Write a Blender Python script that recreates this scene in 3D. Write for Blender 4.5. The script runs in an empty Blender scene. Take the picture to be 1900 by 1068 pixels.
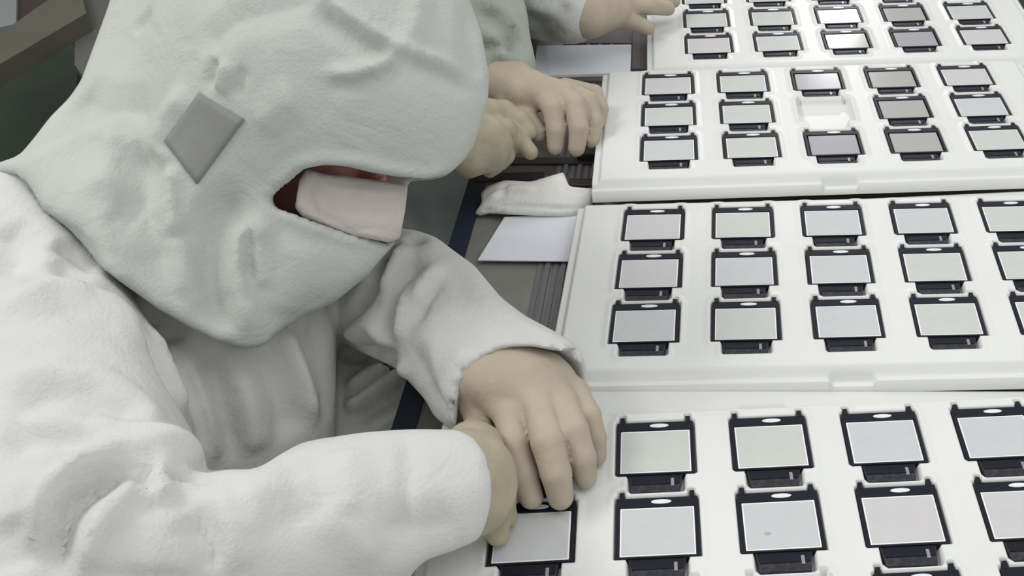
import bpy, bmesh, math, random
import numpy as np
from mathutils import Vector, Matrix, Euler
from mathutils.bvhtree import BVHTree

C = bpy.context.scene.collection
S = bpy.context.scene
random.seed(4)

# ------------------------------------------------------------------ camera
TZ = 0.78                                  # height of the tray tops
F_PX, PITCH, ROLL, CX, CY, CAMH = 2041.0, math.radians(38), math.radians(-0.53), 1350.0, 534.0, 0.60
FW = np.array([0, math.cos(PITCH), -math.sin(PITCH)])
R0 = np.array([1.0, 0, 0]); U0 = np.cross(R0, FW)
RT = math.cos(ROLL) * R0 + math.sin(ROLL) * U0
UP = -math.sin(ROLL) * R0 + math.cos(ROLL) * U0
CAM = np.array([0, 0, TZ + CAMH])

cd = bpy.data.cameras.new('camera'); cam = bpy.data.objects.new('camera', cd); C.objects.link(cam)
cam.matrix_world = Matrix([[RT[0], UP[0], -FW[0], CAM[0]], [RT[1], UP[1], -FW[1], CAM[1]], [RT[2], UP[2], -FW[2], CAM[2]], [0, 0, 0, 1]])
cd.sensor_width = 36; cd.lens = F_PX / 1900 * 36; cd.shift_x = -(CX - 950) / 1900.0; cd.clip_start = 0.02
S.camera = cam

# ------------------------------------------------------------------ world, lights, exposure
S.view_settings.view_transform = 'Standard'; S.view_settings.look = 'None'
S.view_settings.gamma = 1; S.view_settings.use_curve_mapping = False
S.view_settings.exposure = 0.0
w = bpy.data.worlds.new('world'); S.world = w; w.use_nodes = True
w.node_tree.nodes['Background'].inputs[0].default_value = (0.97, 0.985, 0.965, 1)
w.node_tree.nodes['Background'].inputs[1].default_value = 0.72

LP = 1.0
def area(name, loc, target, sx, sy, power, col=(1, 1, 1)):
    l = bpy.data.lights.new(name, 'AREA'); l.shape = 'RECTANGLE'; l.size = sx; l.size_y = sy; l.energy = power * LP; l.color = col
    o = bpy.data.objects.new(name, l); C.objects.link(o); o.location = loc
    o.rotation_euler = (Vector(target) - Vector(loc)).to_track_quat('-Z', 'Y').to_euler()
    return o
area('ceiling_light', (-1.5, 0.9, 2.75), (-0.4, 0.7, 0.8), 1.2, 0.6, 24, (1, 0.985, 0.96))
area('ceiling_light', (0.9, 0.3, 2.75), (0.2, 0.5, 0.8), 1.2, 1.6, 11, (0.98, 0.99, 1))

# ------------------------------------------------------------------ helpers
def px(x, y, d):
    """world point seen at photograph pixel (x, y) at camera depth d"""
    return CAM + d * (FW + (x - CX) / F_PX * RT - (y - CY) / F_PX * UP)
def on(x, y, z=0.0):
    """world point seen at pixel (x, y) at height z above the tray tops"""
    v = FW + (x - CX) / F_PX * RT - (y - CY) / F_PX * UP
    return CAM + v * ((z - CAMH) / v[2])
def proj(P):
    d = P - CAM; z = d @ FW
    return CX + F_PX * (d @ RT) / z, CY - F_PX * (d @ UP) / z, z

def nmat(name, col, rough=0.6, metal=0.0, noise=0.0, scale=40.0, bump=0.0, bscale=200.0, spec=0.5, col2=None, sss=0.0, crease=0.0):
    m = bpy.data.materials.new(name); m.use_nodes = True
    nt = m.node_tree; b = nt.nodes['Principled BSDF']
    b.inputs['Base Color'].default_value = (*col, 1); b.inputs['Roughness'].default_value = rough; b.inputs['Metallic'].default_value = metal
    b.inputs['Specular IOR Level'].default_value = spec
    if sss: b.inputs['Subsurface Weight'].default_value = sss; b.inputs['Subsurface Radius'].default_value = (0.01, 0.006, 0.004)
    tc = nt.nodes.new('ShaderNodeTexCoord')
    if noise or col2:
        n = nt.nodes.new('ShaderNodeTexNoise'); n.inputs['Scale'].default_value = scale; n.inputs['Detail'].default_value = 4
        r = nt.nodes.new('ShaderNodeValToRGB')
        c2 = col2 or tuple(max(0, c * (1 - noise)) for c in col)
        r.color_ramp.elements[0].position = 0.35; r.color_ramp.elements[0].color = (*c2, 1)
        r.color_ramp.elements[1].position = 0.65; r.color_ramp.elements[1].color = (*col, 1)
        nt.links.new(tc.outputs['Object'], n.inputs['Vector']); nt.links.new(n.outputs['Fac'], r.inputs['Fac']); nt.links.new(r.outputs['Color'], b.inputs['Base Color'])
    if crease:
        n3 = nt.nodes.new('ShaderNodeTexNoise'); n3.inputs['Scale'].default_value = 22; n3.inputs['Detail'].default_value = 5; n3.inputs['Distortion'].default_value = 0.8
        bp3 = nt.nodes.new('ShaderNodeBump'); bp3.inputs['Strength'].default_value = 1.0; bp3.inputs['Distance'].default_value = crease
        nt.links.new(tc.outputs['Object'], n3.inputs['Vector']); nt.links.new(n3.outputs['Fac'], bp3.inputs['Height'])
    if bump:
        n2 = nt.nodes.new('ShaderNodeTexNoise'); n2.inputs['Scale'].default_value = bscale; n2.inputs['Detail'].default_value = 3
        bp = nt.nodes.new('ShaderNodeBump'); bp.inputs['Strength'].default_value = bump; bp.inputs['Distance'].default_value = 0.002
        nt.links.new(tc.outputs['Object'], n2.inputs['Vector']); nt.links.new(n2.outputs['Fac'], bp.inputs['Height']); nt.links.new(bp.outputs['Normal'], b.inputs['Normal'])
        if crease: nt.links.new(bp3.outputs['Normal'], bp.inputs['Normal'])
    return m

M = dict(
    tray=nmat('tray_plastic', (0.74, 0.745, 0.73), 0.38, noise=0.03, scale=9, bump=0.10, bscale=120, spec=0.4),
    black=nmat('module_black', (0.010, 0.010, 0.020), 0.4, spec=0.2),
    chin=nmat('module_flex', (0.05, 0.045, 0.06), 0.45, noise=0.5, scale=300, spec=0.25),
    silver=nmat('module_contact', (0.32, 0.32, 0.36), 0.35, metal=0.4),
    slot=nmat('module_slot', (0.78, 0.79, 0.82), 0.3),
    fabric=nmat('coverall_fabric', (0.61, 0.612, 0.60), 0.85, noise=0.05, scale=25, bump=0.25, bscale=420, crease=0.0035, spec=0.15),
    trouser=nmat('dark_trousers', (0.23, 0.26, 0.25), 0.8, noise=0.1, scale=12, bump=0.2, bscale=300, spec=0.2), cocoa=nmat('fixture_shadow_cocoa', (0.10, 0.075, 0.085), 0.5, noise=0.25, scale=60), shelf=nmat('trolley_shelf', (0.022, 0.045, 0.018), 0.5, noise=0.3, scale=8),
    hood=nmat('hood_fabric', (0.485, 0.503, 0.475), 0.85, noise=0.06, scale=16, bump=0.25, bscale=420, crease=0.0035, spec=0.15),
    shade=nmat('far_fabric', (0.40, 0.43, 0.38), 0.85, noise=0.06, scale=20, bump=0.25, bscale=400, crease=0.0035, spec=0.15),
    patch=nmat('patch_fabric', (0.25, 0.255, 0.24), 0.8, noise=0.08, scale=60, spec=0.2),
    mask=nmat('mask_fabric', (0.57, 0.525, 0.49), 0.85, noise=0.06, scale=40, bump=0.3, bscale=500, spec=0.15),
    seam=nmat('seam_thread', (0.66, 0.68, 0.63), 0.85, spec=0.15),
    glove=nmat('latex_glove', (0.46, 0.395, 0.31), 0.6, noise=0.08, scale=45, bump=0.35, bscale=160, spec=0.3),
    glove_y=nmat('latex_glove_yellow', (0.41, 0.365, 0.265), 0.6, noise=0.12, scale=60, bump=0.35, bscale=160, spec=0.3),
    skin=nmat('skin', (0.42, 0.16, 0.135), 0.5, noise=0.12, scale=60, sss=0.1),
    eye=nmat('eye', (0.6, 0.58, 0.55), 0.2), hair=nmat('hair', (0.02, 0.015, 0.012), 0.6),
    iris=nmat('iris', (0.03, 0.018, 0.01), 0.15),
    table=nmat('table_laminate', (0.24, 0.24, 0.215), 0.45, noise=0.15, scale=30),
    rail=nmat('table_rail', (0.17, 0.165, 0.185), 0.4, metal=0.3), railb=nmat('table_trim', (0.02, 0.028, 0.05), 0.4),
    legm=nmat('table_leg', (0.30, 0.31, 0.31), 0.4, metal=0.5),
    darkbar=nmat('fixture_dark', (0.03, 0.022, 0.022), 0.5), bar_shadow=nmat('fixture_shadow_brown', (0.13, 0.11, 0.10), 0.5, noise=0.2),
    paper=nmat('paper', (0.80, 0.81, 0.88), 0.7, spec=0.2), wipe=nmat('wiper_cloth', (0.76, 0.75, 0.73), 0.9, bump=0.4, bscale=300, spec=0.1),
    floor=nmat('floor_vinyl', (0.025, 0.036, 0.018), 0.5, noise=0.35, scale=3.0),
    wall=nmat('wall_paint', (0.55, 0.57, 0.56), 0.8), ceil=nmat('ceiling_paint', (0.7, 0.7, 0.7), 0.9),
    beam=nmat('bench_beam', (0.10, 0.095, 0.072), 0.5, noise=0.15, scale=8), post=nmat('bench_post', (0.105, 0.105, 0.095), 0.5),
    maroon=nmat('bench_box', (0.035, 0.018, 0.016), 0.6), grey=nmat('bench_light', (0.22, 0.24, 0.24), 0.5),
    navy=nmat('stool_seat', (0.012, 0.018, 0.045), 0.5),
)
SCREEN = [nmat('module_screen', c, r, noise=0.04, scale=60, spec=0.5) for c, r in
          [((0.575, 0.59, 0.56), .14), ((0.565, 0.575, 0.59), .14), ((0.59, 0.575, 0.585), .14), ((0.36, 0.35, 0.39), .18), ((0.40, 0.40, 0.39), .18)]]
EDGE = nmat('module_screen_edge', (0.90, 0.905, 0.91), 0.35)

def tag(o, label=None, cat=None, group=None, kind=None):
    if label: o['label'] = label
    if cat: o['category'] = cat
    if group: o['group'] = group
    if kind: o['kind'] = kind
    return o
def link(name, me, parent=None):
    o = bpy.data.objects.new(name, me); C.objects.link(o)
    if parent: o.parent = parent
    return o
def empty(name, loc=(0, 0, 0)):
    o = bpy.data.objects.new(name, None); C.objects.link(o); o.location = loc; o.empty_display_size = 0.05; return o
def mesh_np(name, V, Fq, mat, smooth=True):
    me = bpy.data.meshes.new(name); me.from_pydata(np.asarray(V).tolist(), [], np.asarray(Fq).tolist()); me.update()
    me.materials.append(mat)
    if smooth: me.polygons.foreach_set('use_smooth', [True] * len(me.polygons))
    return me
class MB:
    def __init__(s): s.bm = bmesh.new()
    def box(s, x0, y0, z0, x1, y1, z1, bev=0.0):
        r = bmesh.ops.create_cube(s.bm, size=1.0)
        for v in r['verts']: v.co = Vector((x0 + (v.co.x + .5) * (x1 - x0), y0 + (v.co.y + .5) * (y1 - y0), z0 + (v.co.z + .5) * (z1 - z0)))
        if bev:
            es = list({e for v in r['verts'] for e in v.link_edges})
            bmesh.ops.bevel(s.bm, geom=es, offset=bev, segments=2, affect='EDGES', profile=0.5)
        return s
    def prism(s, pts, z0, z1, bev=0.0):
        a = [s.bm.verts.new((x, y, z0)) for x, y in pts]; b = [s.bm.verts.new((x, y, z1)) for x, y in pts]; n = len(pts)
        fs = [s.bm.faces.new(a[::-1]), s.bm.faces.new(b)] + [s.bm.faces.new((a[i], a[(i + 1) % n], b[(i + 1) % n], b[i])) for i in range(n)]
        bmesh.ops.recalc_face_normals(s.bm, faces=fs)
        if bev: bmesh.ops.bevel(s.bm, geom=list({e for e in fs[1].edges}), offset=bev, segments=2, affect='EDGES', profile=0.5)
        return s
    def mesh(s, name, mat, smooth=False):
        me = bpy.data.meshes.new(name); s.bm.to_mesh(me); s.bm.free(); me.materials.append(mat)
        if smooth: me.polygons.foreach_set('use_smooth', [True] * len(me.polygons))
        return me
    def obj(s, name, mat, parent=None, smooth=False): return link(name, s.mesh(name, mat, smooth), parent)

# ================================================================== the room
def struct(name, mb, mat): return tag(mb.obj(name, mat), kind='structure')
struct('floor', MB().box(-4, -1.5, -0.05, 3.5, 6.0, 0.0), M['floor'])
struct('wall_back', MB().box(-4, 6.0, 0, 3.5, 6.1, 2.85), M['wall'])
struct('wall_left', MB().box(-4.1, -1.5, 0, -4, 6.0, 2.85), M['wall'])
# bench lamp beyond the far tray, whose reflection flares on it
_p = on(1552, -40, 0); _v = _p - CAM; _v = np.array([_v[0], _v[1], -_v[2]]); _q = _p + _v * 1.1
area('bench_lamp', tuple(_q), tuple(_p), .10, .035, 3.2)


# ================================================================== table
TT = -0.032                                 # table top relative to the tray tops
e1 = on(860, 480, TT); e2 = on(900, 341, TT)
sl = (e2[0] - e1[0]) / (e2[1] - e1[1])
def ex(y): return e1[0] + sl * (y - e1[1])
Y0, Y1, XR = 0.10, 2.3, 0.41
tb = empty('workbench', (0.3, 1.0, 0))
tag(tb, 'long dark grey workbench carrying the rows of white trays', 'table')
def tobj(mb, name, mat): o = mb.obj(name, mat); o.parent = tb; o.matrix_parent_inverse = tb.matrix_world.inverted(); o.location = (-0.3, -1.0, 0); return o
tobj(MB().prism([(ex(Y0), Y0), (XR, Y0), (XR, Y1), (ex(Y1), Y1)], TZ + TT - 0.03, TZ + TT), 'table_top', M['table'])
tobj(MB().prism([(ex(Y0) - .018, Y0), (ex(Y0) + .001, Y0), (ex(Y1) + .001, Y1), (ex(Y1) - .018, Y1)], TZ + TT - 0.04, TZ + TT + 0.002), 'edge_trim', M['railb'])
# ribbed aluminium rail running under the left ends of the trays
ra = on(1003, 485, TT); rb_ = on(985, 600, TT)
for k in range(6):
    x0 = ex(0) + 0.074 + k * 0.0075
    def q(y, o): return (x0 + o + sl * y, y)
    tobj(MB().prism([q(Y0, 0), q(Y0, .0045), q(Y1, .0045), q(Y1, 0)], TZ + TT - 0.001, TZ + TT + 0.002 + 0.0012 * (k % 2)), 'rail_rib', M['rail'])
for x, y in ((-0.22, 0.2), (0.34, 0.2), (-0.02, 2.2), (0.34, 2.2)):
    tobj(MB().box(x, y, 0, x + .05, y + .05, TZ + TT - .03, .004), 'leg', M['legm'])

# ================================================================== trays and display modules
PX_, PY_, W_, L_ = 0.0862, 0.0746, 0.058, 0.0525
FIT = [(-0.08538, 0.60038, 3.419, -0.0037, 0.92, -0.76), (-0.0997, 0.89843, -0.039, 0.0001, -0.51, 0.99),
       (-0.09611, 1.16713, 2.376, 0.0078, -1.45, 0.04), (-0.05865, 1.43888, 3.031, -0.004, -0.31, -0.07)]
def smooth(x): x = np.clip(x, 0, 1); return x * x * (3 - 2 * x)
def rbox(u, v, cx, cy, hx, hy, r):
    qx = np.abs(u - cx) - hx + r; qy = np.abs(v - cy) - hy + r
    return np.hypot(np.maximum(qx, 0), np.maximum(qy, 0)) + np.minimum(np.maximum(qx, qy), 0) - r
UL, UR, VT, VB = -0.048, 4 * PX_ + W_ + 0.046, -0.040, 0.2480
def tray_mesh(lo, av):
    st = 0.00125
    u = np.arange(UL, UR + st, st); v = np.arange(VT, VB + st, st)
    Ug, Vg = np.meshgrid(u, v)
    # plateau, its shoulders and the flange
    e = np.minimum.reduce([Ug - UL, UR - Ug]) ; 
    z = -0.014 + 0.014 * smooth((Vg + 0.0145) / 0.0045) + 0.0015 * smooth((-.036 - Vg) / .002)
    fr = -0.0105 * smooth((Vg - 0.2315) / 0.010)
    z = np.minimum(z, fr)
    z = z + 0.0050 * smooth((Vg - (VB - 0.0085)) / 0.0035)                      # raised lip along the front edge
    z = np.where(e < 0.007, np.minimum(z, -0.004 + 0.0 * e) * 1.0, z)
    z = np.minimum(z, -0.004 + 0.004 * smooth((e - 0.005) / 0.004))
    # grip notches in the front and the back flange
    nd = rbox(Ug, Vg, 0.200, VB, 0.020, 0.012, 0.005); z = z - 0.006 * smooth(-nd / 0.004)
    nd = rbox(Ug, Vg, 0.200, VT + .018, 0.020, 0.006, 0.003); z = z - 0.004 * smooth(-nd / 0.003)
    # pockets
    d = np.full(Ug.shape, 1.0); d2 = d.copy()
    for r in range(3):
        for c in range(5):
            d = np.minimum(d, rbox(Ug, Vg, c * PX_ + W_ / 2, r * PY_ + L_ / 2, W_ / 2 + .0006, L_ / 2 + .0006, .0012))
            d = np.minimum(d, rbox(Ug, Vg, c * PX_ + W_ * .5, r * PY_ + L_ + .0062, .0203, .0112, .003))
            d2 = np.minimum(d2, np.abs(rbox(Ug, Vg, c * PX_ + W_ * .5, r * PY_ + L_ + .009, .026, .0085, .006)) - .001)
            for s in (0.004, W_ - 0.004): d = np.minimum(d, rbox(Ug, Vg, c * PX_ + s, r * PY_ - .003, .0022, .0035, .001))
    z = z + 0.0011 * smooth((0.0075 - d) / 0.006)                               # pocket rims stand a little proud
    z = z - 0.0095 * smooth(-(d - 0.0009) / 0.0012)
    avail = np.maximum(av[0] + av[1] * Ug, .0145) - .0012                        # the back flange stops short of the next tray
    Vg = np.where(Vg < -.013, -.013 + (Vg + .013) * (avail - .013) / (.040 - .013), Vg)
    V = np.stack([Ug, -Vg, z], -1).reshape(-1, 3)
    nv, nu = Ug.shape
    i = np.arange(nv * nu).reshape(nv, nu)
    Fq = np.stack([i[:-1, :-1], i[1:, :-1], i[1:, 1:], i[:-1, 1:]], -1).reshape(-1, 4)
    ring = np.concatenate([i[0, :-1], i[:-1, -1], i[-1, :0:-1], i[:0:-1, 0]])
    Vs = V[ring].copy(); Vs[:, 2] = lo
    n0 = len(V); k = len(ring); j = np.arange(k); jn = (j + 1) % k
    skirt = np.stack([ring[j], ring[jn], n0 + jn, n0 + j], -1)
    V = np.concatenate([V, Vs]); Fq = np.concatenate([Fq, skirt])
    me = mesh_np('foam_tray', V, Fq, M['tray'])
    return me
tray_mes = [tray_mesh(-0.018, a) for a in ((.0552, -.060), (.0207, .042), (.0238, .011), (.040, 0))]

# one display module, in tray coordinates (u right, -v up the picture), origin at its back left corner
def frame_mesh():
    mb = MB(); z0, z1 = -0.0072, 0.0
    mb.box(0, -.0085, z0, W_, 0, z1, .0006)                       # head band
    mb.box(0, -L_, z0, .0026, -.0075, z1, .0005); mb.box(W_ - .0026, -L_, z0, W_, -.0075, z1, .0005)
    mb.box(.0020, -L_, z0, W_ - .0020, -L_ + .0016, z1, .0005)
    mb.box(.002, -L_ + .001, z0, W_ - .002, -.0065, z1 - .0022)   # back plate
    for s in (0.0022, W_ - 0.0058): mb.box(s, -.001, z0, s + .0036, .0052, z1 + .0004, .0005)   # lugs
    return mb.mesh('frame', M['black'])
fr_me = frame_mesh()
edge_me = MB().box(.0029, -L_ + .0019, -.003, W_ - .0029, -.0088, -.0006, .0003).mesh('screen_border', EDGE)
scr_me = [MB().box(.0040, -L_ + .0030, -.002, W_ - .0040, -.0100, -.0003, .0003).mesh('screen', m) for m in SCREEN]
def ell(cx, cy, rx, ry, n=20): return [(cx + rx * math.cos(t * 2 * math.pi / n), cy + ry * math.sin(t * 2 * math.pi / n)) for t in range(n)]
slot_me = MB().prism(ell(W_ * .55, -.0043, .0072, .0019), -.001, .0005).mesh('earpiece_slot', M['slot'])
chin_me = MB().prism([(.0088, -L_ + .0004), (W_ - .0098, -L_ + .0004), (W_ - .0120, -L_ - .0155), (.0112, -L_ - .0155)], -.0078, -.0018, .0005).mesh('connector', M['chin'])
ctop_me = MB().prism([(.0105, -L_ - .0008), (W_ - .0115, -L_ - .0008), (W_ - .0120, -L_ - .0085), (.0112, -L_ - .0085)], -.002, -.0012).mesh('connector_cover', M['black'])
mark_me = MB().box(W_ * .685, -L_ - .0105, -.002, W_ * .685 + .0024, -L_ - .0035, -.0009, .0002).mesh('contact', M['silver'])
dot_me = MB().prism(ell(.019, -.037, .0026, .0016), -.001, -.0002).mesh('smudge', nmat('smudge', (.40, .40, .40), .5))

TN = ['nearest tray', 'second nearest tray', 'second farthest tray', 'farthest tray']
RN = ['back', 'middle', 'front']
CN = ['first', 'second', 'third', 'fourth', 'fifth']
OFF = {0: -1, 1: 0, 2: 0, 3: 0}
DARK = {(2, 0, 2): 3, (2, 2, 2): 3, (2, 0, 3): 4, (2, 1, 3): 4, (2, 2, 3): 4, (3, 2, 3): 3, (3, 1, 3): 4, (3, 2, 2): 4}
TRAYM = []
for k, (x0, y0, a, z0, ti, rl) in enumerate(FIT):
    a, ti, rl = map(math.radians, (a, ti, rl))
    X = Vector((math.cos(a), math.sin(a), rl)).normalized(); Yv = Vector((-math.sin(a), math.cos(a), ti)); Yv = (Yv - X * Yv.dot(X)).normalized(); Zv = X.cross(Yv)
    O = Vector((x0, y0, TZ + z0 + ti * PY_ * 1.3 - rl * 2 * PX_))
    m = Matrix([[X[i], Yv[i], Zv[i], O[i]] for i in range(3)] + [[0, 0, 0, 1]])
    TRAYM.append(m)
    mt = m @ Matrix.Translation((OFF[k] * PX_, 0, 0))
    t = link('component_tray', tray_mes[k]); t.matrix_world = mt
    tag(t, 'white moulded plastic component tray, the ' + ['nearest of the four, under the gloved hands', 'second of the four from the front',
        'third from the front, with one empty pocket', 'farthest of the four, at the top edge'][k], 'tray', 'moulded trays along the bench')
    for r in range(3):
        for c in range(5):
            cc = c + OFF[k]
            if k == 2 and (r, c) == (1, 2): continue
            dm = mt @ Matrix.Translation((c * PX_ + random.uniform(-.0004, .0004), -r * PY_, 0.0003)) @ Matrix.Rotation(random.uniform(-.006, .006), 4, 'Z')
            # leave out those that lie wholly outside the frame
            cs = [proj(np.array(dm @ Vector(q))) for q in ((0, 0, 0), (W_, 0, 0), (0, -L_ - .014, 0), (W_, -L_ - .014, 0))]
            if max(p[1] for p in cs) < 2 or min(p[1] for p in cs) > 1066 or min(p[0] for p in cs) > 1898: continue
            if k == 0 and r == 2 and c == 0: continue
            e = empty('display_module'); e.matrix_world = dm
            sc = DARK.get((k, r, c), random.choice([0, 0, 1, 2]))
            tone = 'lavender-grey' if sc == 3 else 'darker grey' if sc == 4 else 'pale'
            tag(e, '%s display module, %s from left in the %s row of the %s' % (tone, CN[c], RN[r], TN[k]), 'display module', 'display modules in the ' + TN[k])
            link('frame', fr_me, e); s = link('screen', scr_me[sc], e)
            if sc < 3: link('screen_border', edge_me, s)
            link('earpiece_slot', slot_me, e)
            cn = link('connector', chin_me, e); link('connector_cover', ctop_me, cn); link('contact', mark_me, cn)
            if (k, r, c) == (0, 1, 2): link('smudge', dot_me, s)
#PEOPLE

# ================================================================== soft bodies: signed distances meshed by surface nets
def unit(v): v = np.asarray(v, float); return v / np.linalg.norm(v)
def smin(a, b, k):
    h = np.clip(0.5 + 0.5 * (b - a) / k, 0, 1); return b + (a - b) * h - k * h * (1 - h)
def smax(a, b, k): return -smin(-a, -b, k)
class Field:
    def __init__(s, lo, hi, h):
        s.lo = np.array(lo, float); s.h = h
        s.n = np.ceil((np.array(hi) - s.lo) / h).astype(int) + 1
        ax = [s.lo[i] + h * np.arange(s.n[i]) for i in range(3)]
        s.X, s.Y, s.Z = [g.astype(np.float32) for g in np.meshgrid(*ax, indexing='ij')]
        s.F = np.full(s.X.shape, 1.0, np.float32)
    def cap(s, a, b, ra, rb, flat=None):
        """rounded cone a->b; flat = (axis, factor) squeezes it along an axis"""
        a = np.asarray(a, float); b = np.asarray(b, float); d = b - a; L2 = max(d @ d, 1e-12)
        x, y, z = s.X - a[0], s.Y - a[1], s.Z - a[2]
        t = np.clip((x * d[0] + y * d[1] + z * d[2]) / L2, 0, 1)
        x = x - t * d[0]; y = y - t * d[1]; z = z - t * d[2]
        if flat is not None:
            ax, fac = unit(flat[0]), flat[1]; q = (x * ax[0] + y * ax[1] + z * ax[2]); g = q * (1 / fac - 1)
            x = x + g * ax[0]; y = y + g * ax[1]; z = z + g * ax[2]
        return np.sqrt(x * x + y * y + z * z) - (ra + t * (rb - ra))
    def ell(s, c, axes, rad):
        c = np.asarray(c, float); x, y, z = s.X - c[0], s.Y - c[1], s.Z - c[2]; k0 = 0; k1 = 0
        for a, r in zip(axes, rad):
            q = x * a[0] + y * a[1] + z * a[2]; k0 = k0 + (q / r) ** 2; k1 = k1 + (q / r ** 2) ** 2
        k0 = np.sqrt(k0); return k0 * (k0 - 1) / np.maximum(np.sqrt(k1), 1e-6)
    def add(s, D, k=0.01): s.F = smin(s.F, D, k) if k else np.minimum(s.F, D); return s
    def cut(s, D, k=0.004): s.F = smax(s.F, -D, k); return s
    def keep(s, D, k=0.004): s.F = smax(s.F, D, k); return s
    def plane(s, p, n): n = unit(n); return (s.X - p[0]) * n[0] + (s.Y - p[1]) * n[1] + (s.Z - p[2]) * n[2]
    def hull(s, poly, step=4.0):
        """signed distance (metres) to the cone of sight through an outline"""
        P = np.array(poly, float); x0, y0 = P.min(0) - 60; x1, y1 = P.max(0) + 60
        gx = np.arange(x0, x1 + step, step); gy = np.arange(y0, y1 + step, step); Gx, Gy = np.meshgrid(gx, gy, indexing='ij')
        D = np.full(Gx.shape, 1e9); ins = np.zeros(Gx.shape, bool)
        for i in range(len(P)):
            a, b = P[i], P[(i + 1) % len(P)]; d = b - a; t = np.clip(((Gx - a[0]) * d[0] + (Gy - a[1]) * d[1]) / max(d @ d, 1e-9), 0, 1)
            D = np.minimum(D, np.hypot(Gx - a[0] - t * d[0], Gy - a[1] - t * d[1]))
            if a[1] != b[1]: ins ^= ((a[1] > Gy) != (b[1] > Gy)) & (Gx < (b[0] - a[0]) * (Gy - a[1]) / (b[1] - a[1]) + a[0])
        D = np.where(ins, -D, D)
        dx, dy, dz = s.X - CAM[0], s.Y - CAM[1], s.Z - CAM[2]
        z = np.maximum(dx * FW[0] + dy * FW[1] + dz * FW[2], .05)
        u = CX + F_PX * (dx * RT[0] + dy * RT[1] + dz * RT[2]) / z; v = CY - F_PX * (dx * UP[0] + dy * UP[1] + dz * UP[2]) / z
        fu = np.clip((u - x0) / step, 0, len(gx) - 1.001); fv = np.clip((v - y0) / step, 0, len(gy) - 1.001)
        iu, iv = fu.astype(int), fv.astype(int); a, b = fu - iu, fv - iv
        q = D[iu, iv] * (1 - a) * (1 - b) + D[iu + 1, iv] * a * (1 - b) + D[iu, iv + 1] * (1 - a) * b + D[iu + 1, iv + 1] * a * b
        return (q * z / F_PX).astype(np.float32)
    def nets(s):
        F = s.F; B = F < 0; n = F.shape
        cnt = np.zeros(tuple(k - 1 for k in n), np.float32); acc = [cnt.copy() for _ in range(3)]
        offs = [(i, j, k) for i in (0, 1) for j in (0, 1) for k in (0, 1)]
        def sub(A, o): return A[o[0]:n[0] - 1 + o[0], o[1]:n[1] - 1 + o[1], o[2]:n[2] - 1 + o[2]]
        ball = sum(sub(B, o).astype(np.int8) for o in offs); act = (ball > 0) & (ball < 8)
        ii = np.argwhere(act); idx = np.full(act.shape, -1, np.int64); idx[act] = np.arange(len(ii))
        val = {o: sub(F, o)[act] for o in offs}
        P = np.zeros((len(ii), 3)); c = np.zeros(len(ii))
        for o in offs:
            for ax in range(3):
                if o[ax]: continue
                o2 = list(o); o2[ax] = 1; o2 = tuple(o2); a, b = val[o], val[o2]; m = (a < 0) != (b < 0)
                t = np.where(m, a / np.where(m, a - b, 1), 0); p = np.tile(np.array(o, float), (len(ii), 1)); p[:, ax] += t
                P += p * m[:, None]; c += m
        V = s.lo + s.h * (ii + P / c[:, None])
        Q = []
        for ax in range(3):
            a1, a2 = (ax + 1) % 3, (ax + 2) % 3
            sl0 = [slice(1, n[k] - 1) for k in range(3)]; sl1 = list(sl0); sl0[ax] = slice(0, n[ax] - 1); sl1[ax] = slice(1, n[ax])
            A, Bn = B[tuple(sl0)], B[tuple(sl1)]
            for flip, m in ((False, A & ~Bn), (True, ~A & Bn)):
                e = np.argwhere(m)
                if not len(e): continue
                e = e + np.array([0 if k == ax else 1 for k in range(3)])
                def cell(d1, d2): q = e.copy(); q[:, a1] -= d1; q[:, a2] -= d2; return idx[q[:, 0], q[:, 1], q[:, 2]]
                quad = np.stack([cell(1, 1), cell(0, 1), cell(0, 0), cell(1, 0)], -1)
                Q.append(quad[:, ::-1] if flip else quad)
        return V, np.concatenate(Q)

def relax(V, Q, it=2, lam=0.5):
    n = len(V); E_ = np.concatenate([Q[:, [0, 1]], Q[:, [1, 2]], Q[:, [2, 3]], Q[:, [3, 0]]])
    E_ = np.concatenate([E_, E_[:, ::-1]]); deg = np.bincount(E_[:, 0], minlength=n)
    for _ in range(it):
        S_ = np.stack([np.bincount(E_[:, 0], V[E_[:, 1], k], n) for k in range(3)], -1) / np.maximum(deg, 1)[:, None]
        V = V + lam * (S_ - V)
    return V
def vnormals(V, Q):
    fn = np.cross(V[Q[:, 2]] - V[Q[:, 0]], V[Q[:, 3]] - V[Q[:, 1]]); N = np.zeros_like(V)
    for k in range(4):
        for c in range(3): N[:, c] += np.bincount(Q[:, k], fn[:, c], len(V))
    return N / np.maximum(np.linalg.norm(N, axis=1, keepdims=True), 1e-12)
def keep_largest(V, Q, parts=1):
    """drop the crumbs"""
    n = len(V); lab = np.arange(n)
    while True:
        m = lab[Q].min(1); new = lab.copy()
        for k in range(4): np.minimum.at(new, Q[:, k], m)
        new = new[new]
        if (new == lab).all(): break
        lab = new
    u, c = np.unique(lab, return_counts=True); ok = np.isin(lab, u[np.argsort(-c)[:parts]])
    mp = np.cumsum(ok) - 1; Q = Q[ok[Q].all(1)]
    return V[ok], mp[Q]
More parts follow.
